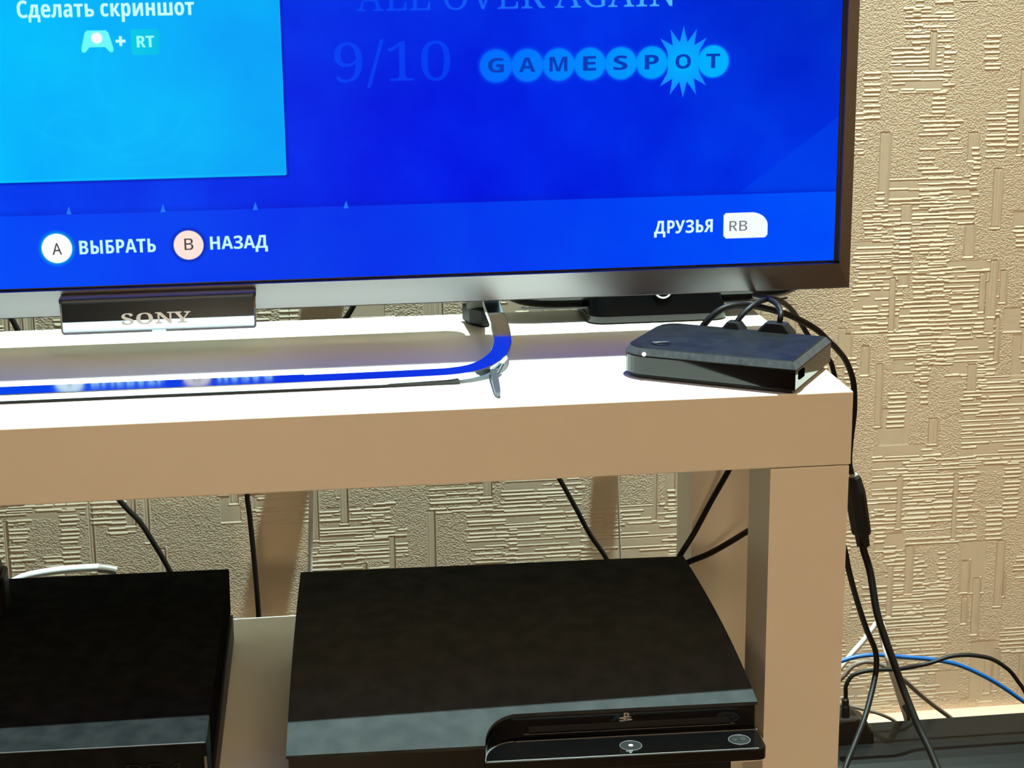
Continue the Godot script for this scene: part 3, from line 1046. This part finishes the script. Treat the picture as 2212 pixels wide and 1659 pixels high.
func console_arched() -> void:
	var t := thing("game_console", "black game console with a curved dusty lid and a stepped front ledge", "game console", Vector3(-0.2022, 0.222, -0.1793), deg_to_rad(-2.0))
	var hw := 0.1375
	var lip := 0.2430
	var cut := 0.2155
	var front := func(x: float) -> float:
		if x < -0.0263:
			return lip
		if x > -0.0070:
			return cut
		var u := (x + 0.0255) / 0.022
		return cut + (lip - cut) * (1.0 - sqrt(maxf(0.0, 1.0 - (1.0 - u) * (1.0 - u))))
	var prof := func(z: float) -> float:
		var u: float = clampf(z / lip, 0.0, 1.0)
		return 0.038 + 0.024 * (1.0 - pow(u, 2.8))
	var xs := []
	for k in 9:
		xs.append(-hw + k * (hw - 0.0263) / 8.0)
	for k in range(2, 13):
		xs.append(-0.0263 + 0.0193 * (1.0 - cos(PI / 2 * k / 12.0)))
	for k in range(1, 7):
		xs.append(-0.0070 + k * (hw + 0.0070) / 6.0)
	var lid := column_solid(xs, cut, front, prof, func(z): return prof.call(z) - 0.0022, 26)
	part("lid", lid, dusty(Color(0.195, 0.21, 0.215), Color(0.25, 0.265, 0.27), 0.65, 7.0, 21), t, "matte black lid under a film of dust")
	var in_front := func(x: float) -> float: return front.call(x) - 0.0009
	var xs2 := []
	for x: float in xs:
		xs2.append(clampf(x, -hw + 0.0012, hw - 0.0012))
	var body := column_solid(xs2, cut - 0.0009, in_front, func(z): return prof.call(z) - 0.0020, func(_z): return 0.0235, 20)
	part("upper_body", body, M.gloss, t, "glossy black body and curved front recess")
	var g := Geo.new()
	g.box(Vector3(-0.004, 0.0125, 0.115), Vector3(0.258, 0.025, 0.222), 0.002)
	part("lower_body", g, M.black, t)
	# the ledge in front of the recess
	var plan := PackedVector2Array()
	for k in 10:
		var a := PI / 2 * k / 9.0
		var x := -0.0272 + 0.0193 * (1.0 - cos(a))
		plan.append(Vector2(x, 0.2435 - 0.0270 * sin(a)))
	plan.append(Vector2(0.1432, 0.2120))
	for k in range(0, 6):
		var a := PI / 2 * k / 5.0
		plan.append(Vector2(0.1382 + 0.005 * cos(a), 0.2387 + 0.005 * sin(a)))
	g = Geo.new()
	g.slab(plan, 0.0195, 0.0272, 0.0006)
	var ledge := part("front_ledge", g, mat(Color(0.025, 0.026, 0.028), 0.14), t, "glossy ledge with two round touch marks")
	g = Geo.new()
	g.tube([Vector3(-0.0258, 0.0273, 0.2426), Vector3(0.06, 0.0273, 0.2430), Vector3(0.1380, 0.0273, 0.2430)], 0.0003, 6)
	g.tube([Vector3(-0.0065, 0.0274, 0.2177), Vector3(0.06, 0.0274, 0.2176), Vector3(0.1430, 0.0274, 0.2176)], 0.00035, 6)
	var curve := []
	for k in 9:
		var a := PI / 2 * k / 8.0
		curve.append(Vector3(-0.0266 + 0.0193 * (1.0 - cos(a)), 0.0274, 0.2430 - 0.0255 * sin(a)))
	g.tube(curve, 0.0004, 6)
	part("ledge_edge", g, mat(Color(0.42, 0.43, 0.43), 0.3), ledge, "pale worn edge line")
	for q in [[0.0622, 0.2312], [0.1288, 0.2308]]:
		g = Geo.new()
		g.lathe(Vector3(q[0], 0.0271, q[1]), Vector3.UP, [Vector2(0.0066, 0), Vector2(0.0066, 0.0004)], 28)
		var b := part("touch_button", g, mat(Color(0.12, 0.125, 0.13), 0.35), ledge)
		g = Geo.new()
		var ring := []
		for k in 29:
			var a := TAU * k / 28.0
			ring.append(Vector3(q[0] + 0.0066 * cos(a), 0.0275, q[1] + 0.0066 * sin(a)))
		g.tube(ring, 0.00025, 5)
		part("button_ring", g, mat(Color(0.40, 0.41, 0.42), 0.4), t)
		b.set_meta("label", "round touch button with a pale dot" if q[0] < 0.1 else "round touch button with faint symbols")
	g = Geo.new()
	g.lathe(Vector3(0.0622, 0.0273, 0.2312), Vector3.UP, [Vector2(0.0014, 0), Vector2(0.0014, 0.0005)], 16)
	part("button_dot", g, mat(Color(0.95, 0.96, 0.96), 0.4), ledge)
	g = Geo.new()
	g.box(Vector3(0.0602, 0.0274, 0.2385), Vector3(0.0042, 0.0004, 0.0010))
	g.box(Vector3(0.0606, 0.0274, 0.2400), Vector3(0.0014, 0.0004, 0.0026))
	part("ledge_mark", g, mat(Color(0.40, 0.41, 0.42), 0.4), ledge)
	g = Geo.new()
	var p := []
	for k in 13:
		var a := TAU * k / 12.0
		p.append(Vector3(0.1312 + 0.0012 * cos(a), 0.0277, 0.2303 + 0.0012 * sin(a)))
	g.tube(p, 0.00018, 5)
	g.tube([Vector3(0.1248, 0.0277, 0.2299), Vector3(0.1254, 0.0277, 0.2317), Vector3(0.1267, 0.0277, 0.2315), Vector3(0.1270, 0.0277, 0.2299)], 0.00018, 5)
	part("button_symbol", g, mat(Color(0.34, 0.35, 0.36), 0.4), ledge)
	# disc slot
	g = Geo.new()
	g.box(Vector3(0.0640, 0.0335, cut - 0.0009), Vector3(0.124, 0.0042, 0.0010), 0.0004)
	var slot := part("disc_slot", g, mat(Color(0.003, 0.003, 0.003), 0.7), t, "long dark disc slot")
	g = Geo.new()
	g.tube([Vector3(0.0022, 0.0311, cut - 0.0004), Vector3(0.0032, 0.0305, cut - 0.0003), Vector3(0.063, 0.0306, cut - 0.0003), Vector3(0.1248, 0.0306, cut - 0.0003), Vector3(0.1262, 0.0316, cut - 0.0004)], 0.0004, 6)
	part("slot_edge", g, mat(Color(0.20, 0.20, 0.20), 0.25), slot)
	# upright P and flat S mark
	var mk := mat(Color(0.62, 0.62, 0.63), 0.4)
	var fz := cut - 0.0004
	text("front_mark", "P", sans_bold, Vector3(0.0620, 0.0392, fz), 0.0034, 0.0052, 0.0006, mk, t)
	text("front_mark", "S", sans_bold, Vector3(0.0614, 0.0378, fz), 0.0080, 0.0027, 0.0005, mk, t, Basis(), -0.25)

func console_flat() -> void:
	var t := thing("game_console", "black flat two-layer game console at the left end of the shelf", "game console", Vector3(-0.5283, 0.222, -0.2276), deg_to_rad(-1.8))
	var g := Geo.new()
	# upper slab: parallelogram section, its front leaning forward at the top
	g.extrude_x(PackedVector2Array([Vector2(0.004, 0.0215), Vector2(0.0, 0.0530), Vector2(0.2885, 0.0530), Vector2(0.2795, 0.0215)]), -0.1375, 0.1375, 0.0006)
	var top := part("upper_layer", g, dusty(Color(0.10, 0.11, 0.115), Color(0.15, 0.155, 0.16), 0.55, 8.0, 41), t, "matte black upper layer with a slanted front")
	g = Geo.new()
	g.tube([Vector3(-0.1370, 0.0530, 0.2883), Vector3(0.0, 0.0530, 0.2883), Vector3(0.1370, 0.0530, 0.2883)], 0.0004, 6)
	part("front_edge", g, mat(Color(0.33, 0.34, 0.35), 0.4), top)
	g = Geo.new()
	g.box(Vector3(0.0, 0.0200, 0.140), Vector3(0.268, 0.0040, 0.272))
	part("groove", g, mat(Color(0.01, 0.01, 0.01), 0.3), t)
	g = Geo.new()
	g.extrude_x(PackedVector2Array([Vector2(0.006, 0.0), Vector2(0.003, 0.0185), Vector2(0.2785, 0.0185), Vector2(0.2730, 0.0)]), -0.1385, 0.1390, 0.0006)
	part("lower_layer", g, M.black, t)
	# embossed letters on the slanted front
	var lean := Basis(Vector3.RIGHT, atan2(0.009, 0.0315))
	text("front_lettering", "PS4", sans, Vector3(0.1075, 0.0362, 0.2843), 0.0335, 0.0085, 0.0006, mat(Color(0.008, 0.008, 0.009), 0.35), t, lean)
	g = Geo.new()
	g.box(Vector3(0.1366, 0.0360, 0.2850), Vector3(0.0014, 0.014, 0.0016), 0.0003)
	part("metal_inlay", g, mat(Color(0.5, 0.5, 0.5), 0.35, 0.8), t)
	# small black gadget standing on the slab
	var h := thing("gadget", "small black rounded gadget standing on the flat game console", "gadget", Vector3(-0.5592, 0.2751, -0.1640))
	g = Geo.new()
	g.slab(G2.rect(0, 0, 0.0400, 0.030, 0.006, 5), 0.0, 0.0290, 0.002)
	part("body", g, M.black, h)
	g = Geo.new()
	g.tube([Vector3(-0.016, 0.0275, 0), Vector3(0, 0.0275, 0), Vector3(0.0165, 0.0275, 0)], 0.0095, 16)
	part("rounded_head", g, mat(Color(0.03, 0.028, 0.028), 0.5), h)

func cable(called: String, label: String, m: Material, r: float, pts: Array, group := "", flat := 1.0) -> MeshInstance3D:
	var g := Geo.new()
	g.tube(pts, r, 10, flat)
	var o := part(numbered(called), g, m, self)
	o.set_meta("label", label)
	o.set_meta("category", "cable")
	if group:
		o.set_meta("group", group)
	return o

func cables() -> void:
	var black: StandardMaterial3D = M.cable
	var white := mat(Color(0.82, 0.83, 0.83), 0.45)
	var grey := mat(Color(0.50, 0.47, 0.43), 0.5)
	# behind the bench, seen through the gap under its top
	cable("cable", "black cable slanting behind the flat console, leftmost under the bench top", black, 0.0021, [Vector3(-0.5457, 0.4565, -0.3050), Vector3(-0.5394, 0.4434, -0.3050), Vector3(-0.5266, 0.4094, -0.3050), Vector3(-0.5036, 0.3511, -0.3050), Vector3(-0.4717, 0.3037, -0.3050), Vector3(-0.4595, 0.2882, -0.3050), Vector3(-0.4500, 0.2708, -0.3050), Vector3(-0.4391, 0.2476, -0.3050), Vector3(-0.4300, 0.2205, -0.3050)])
	cable("cable", "black cable hanging between the two consoles down to the shelf edge", black, 0.0021, [Vector3(-0.2876, 0.4552, -0.3120), Vector3(-0.2950, 0.4412, -0.3120), Vector3(-0.3176, 0.4133, -0.3120), Vector3(-0.3543, 0.3712, -0.3120), Vector3(-0.3716, 0.3352, -0.3120), Vector3(-0.3768, 0.3057, -0.3120), Vector3(-0.3757, 0.2831, -0.3120), Vector3(-0.3740, 0.2489, -0.3120), Vector3(-0.3729, 0.2182, -0.3120), Vector3(-0.3726, 0.2003, -0.3120), Vector3(-0.3726, 0.1754, -0.3120)])
	cable("cable", "white cable hanging straight down behind the arched console's left end", white, 0.0019, [Vector3(-0.3261, 0.3908, -0.3160), Vector3(-0.3271, 0.3430, -0.3160), Vector3(-0.3280, 0.3000, -0.3160), Vector3(-0.3295, 0.2679, -0.3160), Vector3(-0.3311, 0.2335, -0.3160), Vector3(-0.3317, 0.1986, -0.3160)])
	cable("cable", "black cable slanting down to the arched console's back, left of the thin white cable", black, 0.0020, [Vector3(-0.1671, 0.3733, -0.3000), Vector3(-0.1512, 0.3355, -0.3000), Vector3(-0.1349, 0.3057, -0.3000), Vector3(-0.1221, 0.2811, -0.3000), Vector3(-0.1111, 0.2594, -0.3000), Vector3(-0.0973, 0.2373, -0.3000), Vector3(-0.0829, 0.2052, -0.3000)])
	cable("cable", "thin white cable hanging against the wall behind the arched console", white, 0.0009, [Vector3(-0.0871, 0.3676, -0.3220), Vector3(-0.0858, 0.3297, -0.3220), Vector3(-0.0848, 0.2970, -0.3220), Vector3(-0.0839, 0.2640, -0.3220), Vector3(-0.0822, 0.2305, -0.3220), Vector3(-0.0805, 0.1966, -0.3220)])
	cable("cable", "black cable rising from the arched console's corner towards the bench top", black, 0.0021, [Vector3(-0.0720, 0.2586, -0.1970), Vector3(-0.0628, 0.2751, -0.1970), Vector3(-0.0516, 0.2935, -0.1970), Vector3(-0.0411, 0.3178, -0.1920), Vector3(-0.0315, 0.3447, -0.1800), Vector3(-0.0253, 0.3657, -0.1700), Vector3(-0.0219, 0.3790, -0.1650)])
	var t := thing("cable", "black cable curving past the bench's front leg and down its right side", "cable")
	var g := Geo.new()
	g.tube([Vector3(-0.0683, 0.2616, -0.1980), Vector3(-0.0566, 0.2697, -0.1980), Vector3(-0.0411, 0.2764, -0.1960), Vector3(-0.0284, 0.2885, -0.1850), Vector3(-0.0191, 0.3041, -0.1650), Vector3(-0.0054, 0.3236, -0.1400), Vector3(0.0149, 0.3307, -0.1300), Vector3(0.0319, 0.3216, -0.1300), Vector3(0.0436, 0.2971, -0.1400), Vector3(0.0514, 0.2745, -0.1500), Vector3(0.0649, 0.2436, -0.1700), Vector3(0.0801, 0.2116, -0.1900), Vector3(0.0907, 0.1908, -0.2000), Vector3(0.0924, 0.1767, -0.2000), Vector3(0.0867, 0.1636, -0.1900), Vector3(0.0746, 0.1496, -0.1700), Vector3(0.0611, 0.1393, -0.1500), Vector3(0.0471, 0.1278, -0.1300), Vector3(0.0386, 0.1058, -0.1200)] + [Vector3(0.045, 0.06, -0.09), Vector3(0.055, 0.006, -0.06), Vector3(0.10, 0.003, 0.0)], 0.0022)
	part("cord", g, black, t)
	# white lead with a grey end lying along the back of the flat console
	t = thing("cable", "white cable with a grey end lying along the back of the flat console", "cable")
	g = Geo.new()
	g.tube([Vector3(-0.5558, 0.2511, -0.2820), Vector3(-0.5453, 0.2560, -0.2820), Vector3(-0.5299, 0.2588, -0.2820), Vector3(-0.5110, 0.2603, -0.2820), Vector3(-0.4892, 0.2605, -0.2820)], 0.0030)
	part("cord", g, white, t)
	g = Geo.new()
	g.tube([Vector3(-0.4899, 0.2598, -0.2820), Vector3(-0.4838, 0.2590, -0.2820), Vector3(-0.4764, 0.2571, -0.2820)], 0.0034)
	part("end_sleeve", g, grey, t, "grey end sleeve")
	# leads behind the streaming box
	t = thing("cable", "black cable from the streaming box arching right and dropping to an inline adapter", "cable")
	g = Geo.new()
	g.tube([Vector3(-0.0710, 0.4626, -0.1140), Vector3(-0.0674, 0.4700, -0.1110), Vector3(-0.0603, 0.4770, -0.1110), Vector3(-0.0529, 0.4806, -0.1120), Vector3(-0.0423, 0.4811, -0.1150), Vector3(-0.0280, 0.4782, -0.1200), Vector3(-0.0080, 0.4709, -0.1300), Vector3(0.0054, 0.4639, -0.1400), Vector3(0.0230, 0.4527, -0.1550), Vector3(0.0366, 0.4404, -0.1700), Vector3(0.0454, 0.4326, -0.1800), Vector3(0.0574, 0.4199, -0.1950), Vector3(0.0656, 0.4064, -0.2050), Vector3(0.0697, 0.3940, -0.2100), Vector3(0.0721, 0.3745, -0.2150), Vector3(0.0704, 0.3532, -0.2150), Vector3(0.0700, 0.3352, -0.2150), Vector3(0.0734, 0.3228, -0.2150)], 0.0022)
	part("cord", g, black, t)
	g = Geo.new()
	var ad := [Vector3(0.0719, 0.3252, -0.2120), Vector3(0.0810, 0.2773, -0.2120), Vector3(0.0828, 0.2684, -0.2120)]
	var ax: Vector3 = (ad[1] - ad[0]).normalized()
	var sx := Vector3(0.55, 0, 0.83)
	var rs := []
	for q in [[-0.001, 0.0050, 0.0030], [0.0005, 0.0062, 0.0036], [0.012, 0.0080, 0.0045], [0.044, 0.0076, 0.0045], [0.0465, 0.0068, 0.0040], [0.0467, 0.0052, 0.0034], [0.056, 0.0048, 0.0032]]:
		var c: Vector3 = ad[0] + ax * q[0]
		var u := (sx - ax * sx.dot(ax)).normalized()
		var w := ax.cross(u)
		var ring := PackedVector3Array()
		for k in 12:
			var a := TAU * k / 12.0
			ring.append(c + u * q[1] * signf(cos(a)) * pow(absf(cos(a)), 0.5) + w * q[2] * signf(sin(a)) * pow(absf(sin(a)), 0.5))
		rs.append(ring)
	g.rings(rs)
	var adapter := part("inline_adapter", g, mat(Color(0.035, 0.035, 0.042), 0.45), t, "dark boxy inline adapter")
	g = Geo.new()
	g.lathe(ad[0] - ax * 0.0018, ax, [Vector2(0.0042, 0), Vector2(0.0042, 0.0010)], 16)
	part("collar", g, mat(Color(0.55, 0.53, 0.52), 0.4), adapter)
	g = Geo.new()
	g.tube([Vector3(0.0812, 0.2725, -0.2100), Vector3(0.0822, 0.2669, -0.2100), Vector3(0.0873, 0.2496, -0.2080), Vector3(0.0905, 0.2227, -0.2000), Vector3(0.0957, 0.2038, -0.1950), Vector3(0.1025, 0.1833, -0.1900), Vector3(0.1094, 0.1627, -0.1850), Vector3(0.1156, 0.1418, -0.1700), Vector3(0.1202, 0.1282, -0.1550), Vector3(0.1229, 0.1161, -0.1400), Vector3(0.1239, 0.1029, -0.1200)] + [Vector3(0.165, 0.03, -0.07), Vector3(0.20, 0.004, -0.02), Vector3(0.28, 0.003, 0.03)], 0.0028)
	part("lower_cord", g, black, t)
	t = thing("cable", "black cable standing up from the left rear plug of the streaming box", "cable")
	g = Geo.new()
	g.tube([Vector3(-0.0499, 0.4704, -0.0980), Vector3(-0.0482, 0.4738, -0.0990), Vector3(-0.0446, 0.4779, -0.1000), Vector3(-0.0385, 0.4820, -0.1030), Vector3(-0.0308, 0.4840, -0.1100), Vector3(-0.0197, 0.4823, -0.1250), Vector3(-0.0069, 0.4763, -0.1450), Vector3(0.0059, 0.4670, -0.1650), Vector3(0.0187, 0.4535, -0.1850), Vector3(0.0321, 0.4359, -0.2000), Vector3(0.0512, 0.4160, -0.2150), Vector3(0.0566, 0.4058, -0.2200), Vector3(0.0607, 0.3937, -0.2250)], 0.0019)
	part("cord", g, black, t)
	plug(t, Vector3(-0.0505, 0.4710, -0.0980), 0.0105, 0.006)
	t = thing("cable", "short black cable rising from the right rear plug of the streaming box", "cable")
	g = Geo.new()
	g.tube([Vector3(-0.0241, 0.4719, -0.0840), Vector3(-0.0239, 0.4753, -0.0840), Vector3(-0.0233, 0.4793, -0.0840), Vector3(-0.0223, 0.4821, -0.0880), Vector3(-0.0222, 0.4848, -0.1000), Vector3(-0.0206, 0.4816, -0.1300), Vector3(-0.0179, 0.4754, -0.1700)], 0.0019)
	part("cord", g, black, t)
	plug(t, Vector3(-0.0262, 0.4716, -0.0830), 0.017, 0.008)

func plug(parent: Node3D, at: Vector3, w: float, h: float) -> void:
	var g := Geo.new()
	g.rings([G2.lift(G2.rect(0, 0, w * 1.45, 0.012, 0.002, 3), -h * 0.75), G2.lift(G2.rect(0, 0, w * 1.40, 0.012, 0.002, 3), -h * 0.2), G2.lift(G2.rect(0, 0, w * 0.80, 0.010, 0.002, 3), h * 0.5)])
	var o := part("plug", g, M.black, parent)
	o.position = at
	o.rotation.y = deg_to_rad(-32.3)

func floor_things() -> void:
	var black: StandardMaterial3D = M.cable
	var blue := mat(Color(0.0, 0.32, 0.60), 0.45)
	var white := mat(Color(0.80, 0.78, 0.76), 0.45)
	var grey := mat(Color(0.44, 0.39, 0.35), 0.5)
	# long black case on the floor by the wall
	var t := thing("floor_case", "long black plastic case with a rounded front lying on the floor by the wall", "case", Vector3(0.42, 0, -0.338))
	var g := Geo.new()
	var p := PackedVector2Array([Vector2(0.0, 0.002), Vector2(0.0, 0.0625), Vector2(0.002, 0.0640), Vector2(0.036, 0.0635)])
	for k in range(1, 13):
		var a := PI / 2 * k / 12.0
		p.append(Vector2(0.036 + 0.075 * sin(a), 0.0 + 0.0635 * cos(a)))
	p.append(Vector2(0.112, -0.0001))
	p.append(Vector2(0.002, 0.0))
	g.extrude_x(p, -0.345, 0.345, 0.002)
	part("body", g, mat(Color(0.06, 0.059, 0.058), 0.38, 0.0, 0.33), t)
	g = Geo.new()
	var rs := []
	for q in [[0.058, 0.026], [0.072, 0.024], [0.080, 0.019], [0.0845, 0.011]]:
		rs.append(G2.lift(G2.rect(-0.315, 0.022, q[1] * 2, 0.034, 0.008, 5), q[0]))
	g.rings(rs)
	part("socket_housing", g, mat(Color(0.06, 0.059, 0.058), 0.4), t, "raised housing with a plugged socket")
	# leads running along the wall
	t = thing("cable", "black cable with a moulded plug standing in the floor case's housing", "cable")
	g = Geo.new()
	g.tube([Vector3(0.0963, 0.1038, -0.2800), Vector3(0.0957, 0.1185, -0.2800), Vector3(0.0958, 0.1262, -0.2800), Vector3(0.1006, 0.1340, -0.2800), Vector3(0.1097, 0.1370, -0.2800), Vector3(0.1221, 0.1378, -0.2800), Vector3(0.1392, 0.1374, -0.2800), Vector3(0.1577, 0.1369, -0.2850), Vector3(0.1702, 0.1393, -0.2850), Vector3(0.1829, 0.1430, -0.2850), Vector3(0.1955, 0.1438, -0.2850), Vector3(0.2086, 0.1421, -0.2850), Vector3(0.2214, 0.1380, -0.2850), Vector3(0.2351, 0.1281, -0.2850), Vector3(0.2441, 0.1168, -0.2850), Vector3(0.2512, 0.1061, -0.2850), Vector3(0.2669, 0.0751, -0.2850)], 0.00175)
	part("cord", g, black, t)
	g = Geo.new()
	var pa := Vector3(0.0961, 0.0985, -0.2800)
	var pb := Vector3(0.0953, 0.1181, -0.2800)
	var ax: Vector3 = (pb - pa).normalized()
	g.lathe(pa, ax, [Vector2(0.0036, 0.0), Vector2(0.0036, 0.0090), Vector2(0.0030, 0.0105), Vector2(0.0030, 0.0150), Vector2(0.0018, 0.0165)], 14)
	part("plug", g, mat(Color(0.02, 0.018, 0.018), 0.45), t)
	cable("cable", "bright blue network cable arching along the wall beside the bench", blue, 0.0018, [Vector3(-0.09, 0.004, -0.33), Vector3(0.0, 0.05, -0.32)] + [Vector3(0.0754, 0.1311, -0.3000), Vector3(0.0966, 0.1382, -0.3000), Vector3(0.1117, 0.1417, -0.3000), Vector3(0.1286, 0.1419, -0.3000), Vector3(0.1543, 0.1381, -0.3000), Vector3(0.1759, 0.1347, -0.3000), Vector3(0.1976, 0.1287, -0.3000), Vector3(0.2202, 0.1173, -0.3000), Vector3(0.2381, 0.1057, -0.3000), Vector3(0.2584, 0.0906, -0.3000), Vector3(0.2898, 0.0707, -0.3000)] + [Vector3(0.36, 0.068, -0.295), Vector3(0.48, 0.0665, -0.29)])
	cable("cable", "flat white cable rising from behind the bench leg to a fold", white, 0.0036, [Vector3(0.03, 0.005, -0.34), Vector3(0.06, 0.06, -0.33)] + [Vector3(0.0951, 0.1197, -0.3120), Vector3(0.1090, 0.1377, -0.3120), Vector3(0.1196, 0.1501, -0.3120), Vector3(0.1271, 0.1603, -0.3120), Vector3(0.1312, 0.1657, -0.3120), Vector3(0.1331, 0.1640, -0.3080), Vector3(0.1353, 0.1516, -0.3050), Vector3(0.1401, 0.1309, -0.3000), Vector3(0.1615, 0.0892, -0.3350), Vector3(0.1776, 0.0563, -0.3580), Vector3(0.1843, 0.0321, -0.3620)], "", 0.6)
	cable("cable", "thick grey cable bending over and running down behind the floor case", grey, 0.0020, [Vector3(0.0, 0.004, -0.35), Vector3(0.06, 0.07, -0.33)] + [Vector3(0.1023, 0.1137, -0.3180), Vector3(0.1122, 0.1246, -0.3180), Vector3(0.1224, 0.1285, -0.3180), Vector3(0.1328, 0.1270, -0.3180), Vector3(0.1442, 0.1217, -0.3180), Vector3(0.1575, 0.1108, -0.3180), Vector3(0.1778, 0.0894, -0.3350), Vector3(0.1973, 0.0702, -0.3500), Vector3(0.2167, 0.0525, -0.3620), Vector3(0.2352, 0.0363, -0.3640), Vector3(0.2444, 0.0224, -0.3640)])
	cable("cable", "short grey cable emerging from behind the raised socket housing", grey, 0.0015, [Vector3(0.1233, 0.0736, -0.3520), Vector3(0.1337, 0.0703, -0.3520), Vector3(0.1491, 0.0649, -0.3520), Vector3(0.1659, 0.0536, -0.3600), Vector3(0.1804, 0.0402, -0.3640)])
	cable("cable", "dark grey cable loop hanging behind the thick black cable", mat(Color(0.12, 0.11, 0.10), 0.5), 0.0022, [Vector3(0.1565, 0.1055, -0.3450), Vector3(0.1621, 0.0975, -0.3450), Vector3(0.1638, 0.0867, -0.3450), Vector3(0.1680, 0.0758, -0.3450), Vector3(0.1767, 0.0594, -0.3560), Vector3(0.1832, 0.0366, -0.3620)])
